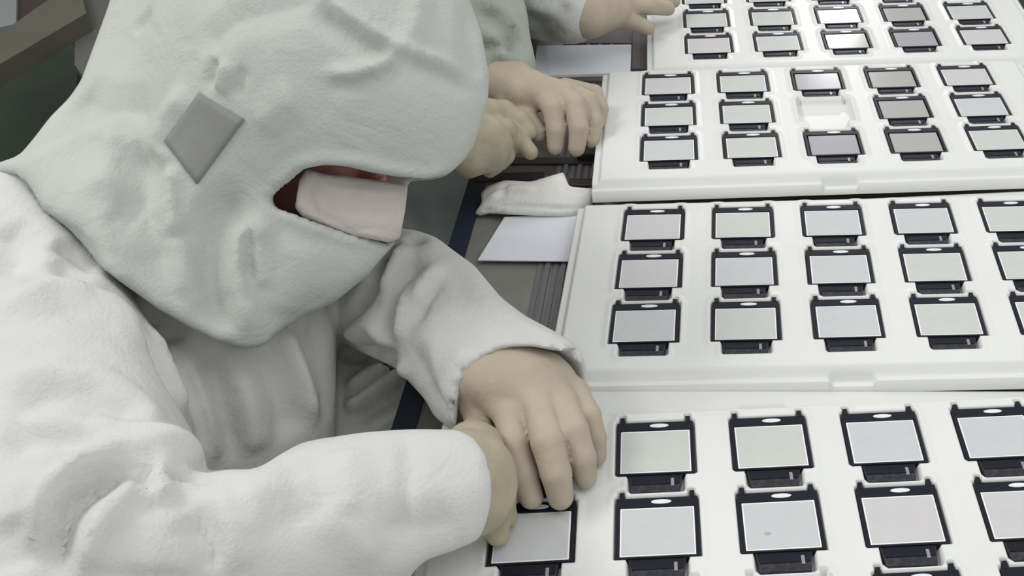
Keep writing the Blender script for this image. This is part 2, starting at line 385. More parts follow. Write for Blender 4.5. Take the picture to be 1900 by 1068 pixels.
def folds(V, Q, strokes, seedsc=None):
    """raise or sink the surface along creases; each stroke = (pixel polyline, half width m, height m[, sharp])"""
    bvh = BVHTree.FromPolygons(V.tolist(), Q.tolist()); N = vnormals(V, Q); D = np.zeros(len(V))
    for st in strokes:
        pts, wd, hg = st[:3]; P = []
        pts = np.array(pts, float)
        for i in range(len(pts) - 1):
            m = max(2, int(np.hypot(*(pts[i + 1] - pts[i])) / 12))
            for t in np.linspace(0, 1, m, endpoint=(i == len(pts) - 2)):
                u, v = pts[i] + t * (pts[i + 1] - pts[i]); d = FW + (u - CX) / F_PX * RT - (v - CY) / F_PX * UP
                hit, hn = bvh.ray_cast(Vector(CAM), Vector(d))[:2]
                if hit: P.append((np.array(hit), (i + t) / (len(pts) - 1), np.array(hn)))
        if len(P) < 2: continue
        W = np.array([p for p, _, _ in P]); T = np.array([t for _, t, _ in P]); NH = np.array([q for _, _, q in P])
        lo, hi = W.min(0) - 3 * wd, W.max(0) + 3 * wd
        sel = np.where(((V > lo) & (V < hi)).all(1))[0]
        if not len(sel): continue
        best = np.full(len(sel), 1e9); bt = np.zeros(len(sel)); X = V[sel]; fac = np.zeros(len(sel))
        for i in range(len(W) - 1):
            a, b = W[i], W[i + 1]; d = b - a
            if d @ d > (0.05) ** 2: continue
            t = np.clip(((X - a) @ d) / max(d @ d, 1e-12), 0, 1); r = np.linalg.norm(X - a - t[:, None] * d, axis=1)
            m = r < best; best[m] = r[m]; bt[m] = T[i] + (t[m]) * (T[i + 1] - T[i]); fac[m] = (N[sel[m]] @ NH[i])
        fade = np.clip(np.minimum(bt, 1 - bt) / 0.18, 0.12, 1)
        prof = np.exp(-(best / wd) ** 2) if len(st) < 4 else np.clip(1 - best / wd, 0, 1)
        D[sel] += hg * fade * prof * np.clip(fac * 2 - .2, 0, 1)
    return V + N * D[:, None]
def finish(fld, name, mat, parent, strokes=None, it=2, parts=1, mats=None):
    V, Q = fld.nets(); V, Q = keep_largest(V, Q, parts); V = relax(V, Q, it)
    if strokes: V = folds(V, Q, strokes); V = relax(V, Q, 1, 0.3)
    o = link(name, mesh_np(name, V, Q, mat), parent); o['_'] = 0; del o['_']
    return o, V, Q
def box_of(pts, pad): P = np.array(pts); return P.min(0) - pad, P.max(0) + pad

# ------------------------------------------------------------------ hands
def hand(name, mat, parent, palm, fingers, h=0.0017, kf=0.0025, wr=None):
    """palm = list of (a, b, ra, rb, flat); fingers = lists of (point, radius)"""
    allp = [p for q in palm for p in (q[0], q[1])] + [p for f in fingers for p, r in f]
    lo, hi = box_of(allp, 0.035); F = Field(lo, hi, h)
    for a, b, ra, rb, fl in palm: F.add(F.cap(a, b, ra, rb, fl), 0.010)
    G = F.F; fs = []
    for f in fingers:
        g = None
        for (p, r), (q, s) in zip(f[:-1], f[1:]):
            c = F.cap(p, q, r, s); g = c if g is None else smin(g, c, 0.002)
        for p, r in f[1:-1][:0]:                                             # knuckle swell
            g = smin(g, F.cap(p, p, r * 1.06, r * 1.06), 0.003)
        fs.append(g)
    A = fs[0]
    for g in fs[1:]: A = smin(A, g, kf * .5)
    F.F = smin(G, A, 0.005)
    return finish(F, name, mat, parent, it=1)

# ================================================================== the worker in front
person = empty('person', (-0.45, 0.75, 0)); bpy.context.view_layer.update()
tag(person, 'worker in white hooded cleanroom coverall and face mask bending over the nearest tray', 'person')
class Under:                                                              # parts are built in world space under the empty
    pass
def parent_keep(o, p): o.parent = p; o.matrix_parent_inverse = p.matrix_world.inverted()

# --- coverall (torso, both sleeves, thighs)
SHR, ELR, MIDR, CUR = px(50, 580, .79), px(170, 1010, .64), px(480, 1000, .665), px(872, 905, .705)
CUL = px(962, 722, .845)
SHL = px(600, 300, 1.03); ELL = px(600, 470, .985)
F = Field(*box_of([SHR, ELR, CUR, CUL, SHL, px(250, 900, 1.12), px(880, 790, 1.2), px(180, 1150, 1.08), px(250, 380, .98)], 0.125), 0.0042)
chest_a, chest_b, pelv = px(250, 380, .97), px(330, 700, .93), px(300, 930, 1.02)
F.add(F.cap(chest_a, chest_b, .135, .155), .05)
F.add(F.cap(chest_b, pelv, .155, .165), .05)
F.add(F.cap(px(60, 420, .86), px(560, 260, 1.03), .085, .08), .05)
F.add(F.cap(px(-60, 400, .84), px(60, 375, .83), .085, .075), .03)
F.keep(F.hull([(-1400, 900), (-500, 480), (-60, 314), (0, 303), (50, 276), (100, 220), (150, 160), (215, 0), (300, -600), (700, -600), (720, 420), (690, 500), (625, 560), (624, 650), (622, 800), (640, 1900), (-1400, 1900)]), .012)
F.add(F.cap(pelv, px(715, 760, 1.01), .10, .082), .01)
F.add(F.cap(px(180, 1150, 1.08), px(700, 1120, 1.05), .09, .07), .01)
F.keep(F.hull([(-1400, 900), (-500, 480), (-60, 314), (0, 303), (50, 276), (100, 220), (150, 160), (215, 0), (300, -600), (700, -600), (760, 420), (760, 480), (720, 560), (760, 600), (850, 660), (860, 720), (850, 802), (900, 1100), (900, 1900), (-1400, 1900)]), .006)
# near arm
arm = F.cap(SHR, ELR, .092, .074)
arm = smin(arm, F.cap(px(20, 600, .80), px(140, 880, .74), .10, .09), .04)
arm = smax(arm, F.hull([(-900, 300), (0, 306), (60, 316), (105, 365), (150, 418), (205, 480), (250, 545), (290, 610), (330, 700), (372, 800), (420, 900), (420, 1900), (-900, 1900)], 4), .03)
fore = smin(F.cap(ELR, MIDR, .074, .056), F.cap(MIDR, CUR + 0.05 * unit(CUR - MIDR), .056, .043), .02)
F.F = smin(F.F, arm, .012)
fore = smax(fore, F.hull([(-400, 800), (120, 860), (200, 842), (300, 850), (380, 884), (430, 872), (478, 870), (520, 842), (560, 820), (600, 808), (668, 797), (760, 795), (850, 797), (880, 812), (903, 845), (914, 900), (908, 955), (890, 1000), (840, 1022), (788, 1038), (760, 1068), (700, 1300), (-400, 1400)]), .006)
F.F = smin(F.F, fore, .004)
# far arm
farm = smin(F.cap(SHL, ELL, .072, .062), F.cap(ELL, px(790, 570, .915), .062, .058), .02)
farm = smin(farm, F.cap(px(790, 570, .915), CUL + 0.03 * unit(CUL - px(790, 570, .915)), .058, .062), .02)
farm = smax(farm, F.hull([(540, 200), (700, 330), (735, 424), (770, 426), (810, 440), (838, 462), (880, 492), (930, 552), (975, 586), (1025, 612), (1078, 648), (1040, 652), (985, 642), (940, 644), (895, 662), (868, 692), (852, 730), (846, 800), (806, 775), (790, 742), (735, 682), (640, 640), (560, 600)], 4), .004)
F.F = smin(F.F, farm, .006)
F.F = smin(F.F, smax(F.cap(px(985, 655, .862), px(1045, 700, .862), .040, .036), F.hull([(985, 625), (1030, 618), (1078, 646), (1090, 690), (1086, 728), (1050, 745), (1000, 700)], 3), .004), .003)
# hollow cuffs
axl = unit(px(975, 745, .84) - px(800, 560, .915))
F.cut(F.cap(CUL - .004 * axl, CUL + .10 * axl, .040, .060), .006)
axr = unit(CUR - MIDR)
F.cut(F.cap(CUR + .026 * axr, CUR + .15 * axr, .036, .042), .003)
STROKES = [
    ([(0, 420), (30, 440), (10, 520)], .02, -.010, 1), ([(100, 470), (160, 520), (230, 560)], .014, -.009, 1), ([(110, 440), (150, 470), (190, 500)], .018, -.010, 1),
    ([(0, 600), (40, 560), (100, 530), (180, 545), (240, 600), (280, 660)], .022, .009, 1), ([(40, 525), (90, 505), (140, 520)], .012, -.006, 1),
    ([(10, 762), (60, 735), (110, 724), (170, 730), (220, 755), (262, 790)], .020, -.009, 1), ([(0, 700), (90, 692), (180, 700), (260, 750), (310, 800)], .016, .006, 1),
    ([(-20, 820), (60, 800), (130, 795), (190, 800)], .026, -.014, 1), ([(0, 775), (100, 768), (200, 780), (300, 820), (350, 850)], .014, .007, 1),
    ([(110, 1075), (108, 1010), (122, 955), (152, 915), (200, 882), (262, 862)], .013, -.026, 1), ([(70, 1068), (72, 980), (100, 910), (150, 868), (220, 842), (300, 836), (350, 855), (392, 890)], .022, .012, 1),
    ([(150, 1068), (155, 1000), (185, 950), (240, 912), (290, 896)], .014, .010, 1), ([(10, 960), (16, 1010), (30, 1068)], .02, -.010, 1),
    ([(262, 872), (266, 890), (272, 918)], .007, -.014, 1), ([(330, 872), (331, 892)], .007, -.011, 1), ([(330, 876), (362, 880), (392, 898)], .007, -.009, 1),
    ([(298, 872), (300, 905), (310, 930)], .012, .008, 1), ([(345, 950), (378, 985), (392, 1020), (398, 1060)], .012, -.011, 1), ([(300, 940), (280, 1068)], .03, .006), ([(415, 900), (430, 980), (420, 1060)], .02, .007, 1),
    ([(375, 640), (402, 710), (422, 780), (440, 860)], .012, -.012, 1), ([(330, 640), (372, 720), (392, 800), (400, 860)], .016, .008, 1), ([(440, 680), (462, 760), (468, 850)], .020, .008, 1),
    ([(518, 600), (555, 690), (590, 790)], .012, .010, 1), ([(480, 640), (515, 720), (545, 820)], .018, -.010, 1), ([(575, 580), (602, 690), (612, 790)], .018, -.006, 1), ([(545, 590), (600, 560)], .012, .006, 1),
    ([(245, 590), (285, 650), (318, 720), (380, 830)], .012, -.012, 1), ([(275, 600), (310, 680), (350, 770)], .010, .006, 1), ([(262, 562), (310, 600), (330, 640)], .014, -.012, 1),
    ([(440, 925), (520, 905), (600, 880)], .020, .006, 1), ([(555, 850), (545, 920), (560, 980)], .016, -.005, 1), ([(754, 800), (757, 870), (752, 960), (745, 1010)], .007, -.005, 1), ([(640, 825), (650, 890), (645, 960)], .018, .005, 1), ([(690, 980), (780, 985), (860, 960)], .020, -.006, 1), ([(590, 940), (660, 990), (700, 1040)], .016, .005, 1),
    ([(728, 440), (708, 490), (680, 545), (640, 610)], .010, -.012, 1), ([(750, 450), (728, 500), (712, 545)], .008, .009, 1), ([(770, 465), (742, 520), (725, 580), (722, 640)], .009, -.012, 1), ([(752, 520), (745, 575), (745, 640)], .009, .008, 1),
    ([(818, 490), (790, 520), (765, 570)], .010, .008, 1), ([(812, 525), (785, 560), (772, 600)], .008, -.008, 1), ([(768, 436), (775, 452)], .010, -.010, 1), ([(780, 480), (760, 515)], .008, -.006, 1), ([(700, 470), (672, 530)], .010, .008, 1),
    ([(760, 640), (790, 720), (830, 780)], .018, -.008, 1), ([(870, 640), (838, 690), (822, 760)], .016, .004, 1), ([(860, 500), (900, 560), (960, 600), (1050, 636)], .010, .003, 1),
    ([(636, 762), (690, 722), (760, 672)], .012, .018, 1), ([(640, 728), (690, 692), (736, 668)], .009, .014, 1), ([(640, 745), (690, 708), (745, 672)], .007, -.012, 1), ([(652, 785), (720, 745), (775, 700)], .008, -.014, 1), ([(680, 800), (740, 762), (785, 722)], .012, .010, 1),
    ([(640, 620), (690, 600), (735, 640)], .014, .012, 1), ([(636, 660), (700, 655), (740, 668)], .010, -.012, 1),
]
cov, Vc, Qc = finish(F, 'coverall', M['fabric'], None, STROKES); parent_keep(cov, person)

# --- hood with its cape
HC = px(625, 205, .84)
hf, hu = unit(np.array([.80, -.12, -.58])), None
hl = unit(np.cross([0, 0, 1.0], hf)); hu = np.cross(hf, hl)               # forward, left, up of the tilted head
F = Field(*box_of([px(-120, 380, .95), px(300, 760, .80), px(950, 300, .80), px(420, -260, .95), px(900, -150, .95), px(60, 60, 1.15), HC + .17 * hu, HC + .15 * hf], 0.02), 0.0034)
F.add(F.ell(HC, (hf, hl, hu), (.125, .100, .150)), .02)
F.add(F.cap(px(720, 150, .83), px(820, 215, .82), .085, .070), .05)       # loose brow of the hood
F.add(F.cap(px(520, 80, .90), px(330, 130, .93), .115, .105), .05)
F.add(F.cap(px(300, 150, .93), px(130, 330, .93), .105, .100), .05)
F.add(F.cap(px(480, 300, .86), px(440, 470, .87), .095, .085), .04)       # throat
F.add(F.cap(px(170, 320, .86), px(330, 470, .83), .095, .080), .05)
F.add(F.cap(px(50, 330, .83), px(230, 480, .78), .050, .040), .04); F.add(F.cap(px(230, 480, .78), px(440, 610, .80), .040, .040), .04)       # cape over the shoulder
F.add(F.cap(px(570, 450, .835), px(590, 520, .855), .055, .045), .04)
F.add(F.cap(px(620, 470, .835), px(705, 478, .83), .042, .036), .03)
F.keep(F.hull([(330, -900), (230, -300), (205, 0), (176, 80), (150, 150), (128, 182), (95, 215), (60, 262), (36, 290), (-60, 320), (40, 325), (70, 348), (105, 392), (140, 420), (172, 455), (200, 490), (215, 510), (262, 545), (300, 572), (350, 598), (400, 626), (452, 648), (492, 640), (520, 612), (560, 590), (622, 560), (680, 512), (716, 470), (737, 450), (745, 420), (835, 322), (862, 296), (880, 268), (905, 190), (908, 140), (893, 60), (872, 0), (830, -120), (760, -300), (760, -900)], 4), .006)
OPEN = [(500, 374), (516, 350), (540, 326), (562, 312), (600, 306), (640, 308), (690, 320), (740, 328), (800, 331), (840, 322), (900, 330), (900, 460), (737, 458), (700, 448), (650, 436), (600, 420), (560, 404), (520, 390)]
inner = F.ell(HC, (hf, hl, hu), (.112, .088, .138)); inner = smin(inner, F.cap(px(640, 330, .83), px(600, 370, .84), .060, .048), .03)
inner = smax(inner, F.hull([(0, -400), (1100, -400), (1100, 470), (735, 446), (690, 440), (640, 428), (590, 408), (548, 392), (505, 380), (300, 300)], 4), .006)
front = F.plane(px(600, 350, .86), FW)                                    # only the near half is opened
op = F.hull(OPEN, 3)
F.cut(smax(op, front, .004), .0035)
F.cut(smax(inner, -F.plane(HC - .05 * hf, hf), .01), .003)
F.cut(F.hull([(757, 300 + 36), (800, 334), (838, 326), (905, 300), (980, 330), (980, 520), (738, 470)], 3), .0035)
HS = [
    ([(498, 370), (520, 338), (556, 303), (600, 294), (660, 297), (720, 312), (790, 322), (840, 310)], .006, .005, 1),
    ([(505, 388), (560, 412), (640, 440), (725, 458)], .006, .003, 1),
    ([(590, -20), (640, 24), (690, 58), (742, 86), (800, 108), (890, 150)], .0075, .007, 1), ([(580, 10), (630, 50), (680, 84), (735, 106)], .012, -.008, 1), ([(760, 112), (800, 130), (880, 172)], .010, -.004, 1), ([(745, 88), (700, 122), (660, 136), (600, 138)], .008, .007, 1), ([(740, 118), (700, 146), (650, 156), (600, 156)], .009, -.004, 1), ([(748, 84), (772, 40), (780, -20)], .012, .005, 1),
    
    ([(400, 110), (395, 70), (430, 40), (520, 15), (590, 0)], .016, -.005, 1), ([(396, 105), (384, 165)], .007, -.005, 1), ([(424, 112), (408, 172)], .008, .006, 1), ([(452, 122), (438, 182)], .007, -.004, 1),
    ([(350, 160), (315, 215), (290, 270), (312, 312)], .012, .008, 1), ([(318, 300), (312, 380), (325, 440)], .009, .009, 1), ([(262, 250), (262, 340), (275, 420), (330, 540)], .026, -.010, 1),
    ([(215, 200), (214, 290), (205, 375)], .020, .009, 1), ([(140, 175), (190, 200), (280, 210)], .022, -.008, 1), ([(205, 380), (260, 395)], .02, -.006, 1), ([(60, 282), (90, 330), (180, 400)], .03, .005),
    ([(486, 398), (446, 440), (436, 500), (444, 560), (480, 630)], .012, .010, 1), ([(460, 345), (405, 400), (388, 460), (392, 540), (430, 620)], .020, -.013, 1), ([(468, 410), (460, 470), (466, 530)], .006, -.005, 1), ([(492, 400), (482, 470), (488, 540)], .009, .005, 1),
    ([(345, 430), (350, 500), (380, 590)], .016, .006, 1), ([(560, 440), (545, 520), (530, 590)], .02, .004),
    ([(60, 335), (110, 395), (200, 488), (300, 562), (400, 618), (450, 640)], .009, .005, 1), ([(470, 240), (520, 190), (560, 185)], .016, .004, 1),
    ([(870, 10), (872, 90), (885, 150)], .012, -.005, 1), ([(250, 60), (280, 20)], .007, -.004, 1),
]
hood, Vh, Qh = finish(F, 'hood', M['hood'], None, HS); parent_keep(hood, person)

# --- diamond patch on the side of the hood, laid on the cloth
bvh = BVHTree.FromPolygons(Vh.tolist(), Qh.tolist())
def drape(quad, n, lift, thick, name, mat, parent):
    q = [np.array(p, float) for p in quad]; top = []
    for i in range(n + 1):
        for j in range(n + 1):
            s, t = i / n, j / n; p = (1 - s) * (1 - t) * q[0] + s * (1 - t) * q[1] + s * t * q[2] + (1 - s) * t * q[3]
            d = FW + (p[0] - CX) / F_PX * RT - (p[1] - CY) / F_PX * UP
            h = bvh.ray_cast(Vector(CAM), Vector(d)); P = np.array(h[0]) if h[0] else px(p[0], p[1], .75)
            top.append(P - unit(d) * lift)
    T = np.array(top); G = T.reshape(n + 1, n + 1, 3)
    for _ in range(6):
        G[1:-1, 1:-1] = .5 * G[1:-1, 1:-1] + .125 * (G[:-2, 1:-1] + G[2:, 1:-1] + G[1:-1, :-2] + G[1:-1, 2:])
    T = G.reshape(-1, 3); nn = unit(np.cross(T[n] - T[0], T[-1] - T[0])); nn = nn if nn @ FW > 0 else -nn
    Bt = T + nn * thick; V = np.concatenate([T, Bt]); m = (n + 1) ** 2; Q = []
    for i in range(n):
        for j in range(n):
            a = i * (n + 1) + j; f = [a, a + 1, a + n + 2, a + n + 1]; Q.append(f); Q.append([m + k for k in f[::-1]])
    ring = [i * (n + 1) for i in range(n + 1)] + [n * (n + 1) + j for j in range(1, n + 1)] + [i * (n + 1) + n for i in range(n - 1, -1, -1)] + [j for j in range(n - 1, 0, -1)]
    for a, b in zip(ring, ring[1:] + ring[:1]): Q.append([a, b, m + b, m + a])
    me = mesh_np(name, V, Q, mat); bm = bmesh.new(); bm.from_mesh(me); bmesh.ops.recalc_face_normals(bm, faces=bm.faces); bm.to_mesh(me); bm.free()
    o = link(name, me); parent_keep(o, parent); return o
pt = drape([(368, 172), (452, 222), (364, 341), (304, 262)], 10, .0022, .004, 'hood_patch', M['patch'], person)
pt['label'] = 'grey square patch on the side of the hood'

SC = px(520, 208, .872)
# --- body: one skin surface (head with its face, neck, trunk, arms) under the clothes
F = Field(*box_of([px(120, 480, .90), px(250, 900, 1.15), SC + .16 * hf, SC + .17 * hu, CUL, CUR, ELR, ELL], 0.09), 0.0055)
F.add(F.ell(SC - .008 * hf, (hf, hl, hu), (.092, .070, .108)), .01)
F.add(F.cap(SC + .045 * hf - .06 * hu, SC + .055 * hf - .085 * hu, .052, .034), .03)      # jaw and chin
F.add(F.cap(px(556, 330, .850), px(548, 368, .846), .040, .032), .02)
F.add(F.cap(SC - .02 * hf - .05 * hu, px(360, 360, .95), .056, .07), .03)
F.add(F.cap(chest_a, chest_b, .09, .10), .05); F.add(F.cap(chest_b, pelv, .10, .10), .05)
F.add(F.cap(px(110, 480, .86), SHL, .06, .06), .05)
F.add(F.cap(SHR, ELR, .05, .042), .03); F.add(F.cap(ELR, MIDR, .042, .036), .01); F.add(F.cap(MIDR, CUR - .05 * axr, .036, .026), .01)
F.add(F.cap(px(110, 480, .86), SHR, .055, .055), .03)
F.add(F.cap(SHL, ELL, .05, .042), .03); F.add(F.cap(ELL, CUL - .05 * axl, .040, .026), .01)
F.keep(F.hull([(-1400, 900), (-60, 360), (0, 342), (70, 300), (140, 210), (240, 0), (330, -600), (1000, -600), (1000, 1900), (-1400, 1900)]), .006)
V, Q = F.nets(); V, Q = keep_largest(V, Q); V = relax(V, Q, 2)
body = link('body', mesh_np('body', V, Q, M['skin'])); parent_keep(body, person)
F = Field(*box_of([SC + .15 * hf, SC - .15 * hf, SC + .16 * hu, SC - .16 * hu, SC + .1 * hl, SC - .1 * hl], 0.005), 0.0026)
F.add(F.ell(SC - .008 * hf, (hf, hl, hu), (.093, .071, .109)), .01)
F.add(F.cap(SC + .045 * hf - .06 * hu, SC + .055 * hf - .085 * hu, .053, .035), .03)
F.add(F.cap(px(556, 330, .850), px(548, 368, .846), .041, .033), .02)
F.add(F.cap(SC + .080 * hf + .012 * hu, SC + .092 * hf - .026 * hu, .008, .012), .008)    # nose
F.add(F.cap(SC + .085 * hf + .022 * hu + .03 * hl, SC + .085 * hf + .022 * hu - .03 * hl, .010, .010), .008)
for s in (-1, 1):
    F.cut(F.cap(SC + .096 * hf + .006 * hu + s * .031 * hl, SC + .096 * hf + .006 * hu + s * .031 * hl, .014, .014), .01)
    F.add(F.cap(SC - .005 * hf + s * .076 * hl + .012 * hu, SC - .008 * hf + s * .078 * hl - .024 * hu, .013, .008, (hl, .5)), .004)
F.add(F.cap(SC + .098 * hf - .050 * hu + .018 * hl, SC + .098 * hf - .050 * hu - .018 * hl, .007, .007), .004)
F.add(F.cap(SC + .095 * hf - .060 * hu + .014 * hl, SC + .095 * hf - .060 * hu - .014 * hl, .008, .008), .003)
V, Q = F.nets(); V, Q = keep_largest(V, Q); V = relax(V, Q, 1)
face = link('face', mesh_np('face', V, Q, M['skin'])); parent_keep(face, body)
for s in (-1, 1):
    for nm, r, off, mt_ in (('eye', .0115, .083, M['eye']), ('iris', .0062, .0895, M['iris'])):
        bm = bmesh.new(); bmesh.ops.create_uvsphere(bm, u_segments=20, v_segments=12, radius=r); me = bpy.data.meshes.new(nm); bm.to_mesh(me); bm.free(); me.materials.append(mt_)
        me.polygons.foreach_set('use_smooth', [True] * len(me.polygons))
        o = link(nm, me); o.location = SC + off * hf + .006 * hu + s * .031 * hl; bpy.context.view_layer.update(); parent_keep(o, body)

# --- face mask
F = Field(*box_of([px(520, 300, .80), px(780, 460, .78), px(540, 420, .90), px(760, 330, .90)], 0.02), 0.0022)
F.add(F.cap(px(615, 350, .835), px(715, 388, .825), .066, .050), .02)
F.keep(F.hull([(566, 312), (600, 322), (640, 326), (700, 334), (757, 342), (752, 390), (742, 442), (722, 450), (660, 438), (610, 422), (560, 402), (546, 384), (556, 345)], 2), .003)
F.keep(-F.plane(px(640, 370, .895), -FW) , .004)
mask, Vm, Qm = finish(F, 'face_mask', M['mask'], None, [([(562, 318), (556, 360), (560, 395)], .0025, .0016), ([(582, 330), (574, 370), (590, 400), (650, 424), (735, 436)], .0022, -.0022),
    ([(566, 392), (610, 410), (670, 428), (735, 440)], .0020, .0018), ([(590, 345), (680, 355), (750, 360)], .003, .001), ([(585, 372), (660, 392), (748, 400)], .003, -.0012), ([(750, 345), (745, 390), (736, 440)], .0025, .0015)])
parent_keep(mask, person)

# --- gloves
def O(x, y, z): return on(x, y, z)
palm = [(O(900, 690, .048), O(985, 700, .046), .026, .023, ((0, .3, 1), .72)),
        (O(905, 700, .046), O(947, 770, .038), .022, .0115, None), (O(955, 695, .050), O(1003, 762, .044), .021, .0120, None),
        (O(995, 700, .048), O(1042, 748, .041), .019, .0110, None), (O(1015, 700, .042), O(1068, 728, .034), .017, .0095, None),
        (O(885, 715, .040), O(892, 765, .026), .017, .011, None), (O(880, 640, .052), O(945, 695, .048), .029, .027, ((0, .3, 1), .8)),
        (O(985, 690, .034), O(1030, 710, .030), .020, .016, None)]
fing = [[(O(947, 768, .040), .0118), (O(953, 822, .038), .0108), (O(971, 880, .022), .0100), (O(986, 922, .0092), .0086)],
        [(O(1003, 760, .045), .0122), (O(1016, 820, .044), .0116), (O(1032, 878, .028), .0108), (O(1040, 922, .0098), .0092)],
        [(O(1042, 746, .042), .0114), (O(1064, 798, .041), .0108), (O(1080, 848, .026), .0100), (O(1086, 884, .0092), .0086)],
        [(O(1068, 727, .034), .0098), (O(1092, 770, .033), .0092), (O(1104, 812, .021), .0084), (O(1107, 846, .0082), .0074)],
        [(O(884, 748, .030), .0130), (O(900, 798, .020), .0112), (O(920, 845, .0120), .0096), (O(935, 872, .0088), .0084)]]
gl, Vg, Qg = hand('glove', M['glove'], None, palm, fing); parent_keep(gl, person); gl['label'] = 'cream latex glove on the hand reaching from behind'
palm = [(O(815, 890, .070), O(872, 895, .052), .030, .030, None), (O(872, 880, .052), O(905, 885, .034), .029, .020, None), (O(885, 930, .042), O(908, 950, .022), .024, .014, None),
        (O(880, 840, .044), O(905, 860, .028), .022, .013, None)]
fing = [[(O(900, 850, .032), .0125), (O(922, 858, .022), .0105), (O(938, 882, .0105), .0086)],
        [(O(905, 880, .032), .0120), (O(930, 898, .022), .0105), (O(942, 920, .0100), .0085)],
        [(O(905, 915, .030), .0120), (O(928, 934, .020), .0102), (O(938, 958, .0095), .0085)],
        [(O(898, 945, .028), .0110), (O(918, 966, .018), .0098), (O(924, 992, .0090), .0080)],
        [(O(868, 820, .044), .0140), (O(886, 800, .028), .0118), (O(908, 822, .0125), .0096)]]
gr, Vg2, Qg2 = hand('glove', M['glove_y'], None, palm, fing); parent_keep(gr, person); gr['label'] = 'yellowish latex glove mostly hidden by the near sleeve'

# ================================================================== the two workers farther along the bench
def far_person(base, label, chains, keepers, strokes, gloves, trunk, gmat, skin, mat='shade'):
    p = empty('person', base); bpy.context.view_layer.update(); tag(p, label, 'person', None)
    pts = [q for ch in chains for q, r in ch] + [q for q, r in trunk]
    F = Field(*box_of(pts, 0.13), 0.0075); A = None
    for ch in chains:
        for (a, ra), (b, rb) in zip(ch[:-1], ch[1:]): F.add(F.cap(a, b, ra, rb), .012)
    for (a, ra), (b, rb) in zip(trunk[:-1], trunk[1:]): F.add(F.cap(a, b, ra, rb), .05)
    for kp, nn in keepers: 
        F.keep(smin(F.plane(kp, nn), -F.cap(kp + .03 * unit(nn), kp + .03 * unit(nn), .085, .085), .002), .002)
    o, V, Q = finish(F, 'coverall', M[mat], None, strokes, it=2); parent_keep(o, p)
    F = Field(*box_of(pts, 0.10), 0.009)
    for ch in chains:
        for (a, ra), (b, rb) in zip(ch[:-1], ch[1:]): F.add(F.cap(a, b, ra * .6, rb * .6), .012)
    for (a, ra), (b, rb) in zip(trunk[:-1], trunk[1:]): F.add(F.cap(a, b, ra * .75, rb * .75), .05)
    V, Q = F.nets(); V, Q = keep_largest(V, Q); b_ = link('body', mesh_np('body', relax(V, Q, 2), Q, M[skin])); parent_keep(b_, p)
    for (palm, fing, lb), gm in zip(gloves, gmat):
        g, _, _ = hand('glove' , M[gm], None, palm, fing, h=.0026); parent_keep(g, p); g['label'] = lb
    return p

GA = ([(O(925, 148, .045), O(985, 170, .045), .026, .022, None), (O(960, 160, .050), O(1010, 172, .046), .020, .014, None), (O(975, 170, .050), O(1045, 172, .046), .018, .013, None),
       (O(930, 165, .040), O(965, 190, .035), .020, .015, None), (O(915, 110, .062), O(940, 150, .048), .024, .025, None)],
      [[(O(1005, 172, .046), .0125), (O(1026, 200, .042), .0115), (O(1032, 240, .024), .0105), (O(1030, 272, .008), .0090)],
       [(O(1035, 170, .047), .0120), (O(1066, 192, .044), .0115), (O(1074, 238, .026), .0105), (O(1070, 275, .008), .0090)],
       [(O(1050, 168, .044), .0110), (O(1092, 186, .040), .0100), (O(1104, 225, .024), .0092), (O(1098, 262, .007), .0080)],
       [(O(1048, 160, .040), .0095), (O(1104, 172, .032), .0088), (O(1116, 202, .020), .0080), (O(1112, 232, .007), .0070)],
       [(O(945, 190, .036), .0130), (O(975, 215, .030), .0115), (O(1000, 246, .016), .0100)]], 'tan latex glove arched over the bench')
GB = ([(O(860, 250, .050), O(900, 262, .042), .032, .026, None), (O(870, 215, .050), O(905, 215, .044), .024, .018, None), (O(870, 290, .035), O(905, 290, .028), .022, .016, None)],
      [[(O(895, 208, .046), .0125), (O(935, 205, .044), .0112), (O(965, 222, .036), .0100), (O(982, 244, .026), .0088)],
       [(O(905, 240, .040), .0125), (O(938, 240, .038), .0115), (O(952, 262, .022), .0098), (O(944, 280, .012), .0088)],
       [(O(905, 262, .036), .0120), (O(930, 268, .034), .0110), (O(938, 288, .018), .0095), (O(928, 302, .010), .0085)],
       [(O(890, 285, .030), .0115), (O(912, 292, .026), .0105), (O(918, 306, .014), .0090), (O(908, 316, .008), .0080)],
       [(O(925, 225, .036), .0110), (O(958, 252, .026), .0096), (O(984, 282, .014), .0084)]], 'yellowish latex glove half hidden behind the front worker')
wA, wB = O(935, 128, .052), O(835, 235, .055)
cA = [(px(560, -150, 1.30), .07), (px(760, -190, 1.30), .055), (px(905, 30, 1.19), .040), (wA, .036)]
cB = [(px(430, 0, 1.30), .07), (px(560, 160, 1.22), .055), (wB, .038)]
p2 = far_person((-0.75, 1.25, 0), 'second worker bent over the third tray, mostly hidden behind the front worker\'s hood', [cA, cB],
    [], [([(880, 10), (925, 50), (970, 100)], .012, -.012, 1), ([(905, 50), (925, 80), (935, 110)], .010, .010, 1), ([(890, 90), (925, 84), (960, 92)], .008, -.009, 1), ([(900, 70), (950, 62)], .008, .008, 1), ([(905, 122), (970, 124)], .007, -.009, 1), ([(930, 10), (955, 60)], .010, .008, 1), ([(900, 30), (940, 25)], .008, -.008, 1)],
    [GA, GB], [(px(480, -60, 1.38), .13), (px(440, 150, 1.60), .14), (px(440, 260, 1.75), .15)], ['glove', 'glove_y'], 'skin')
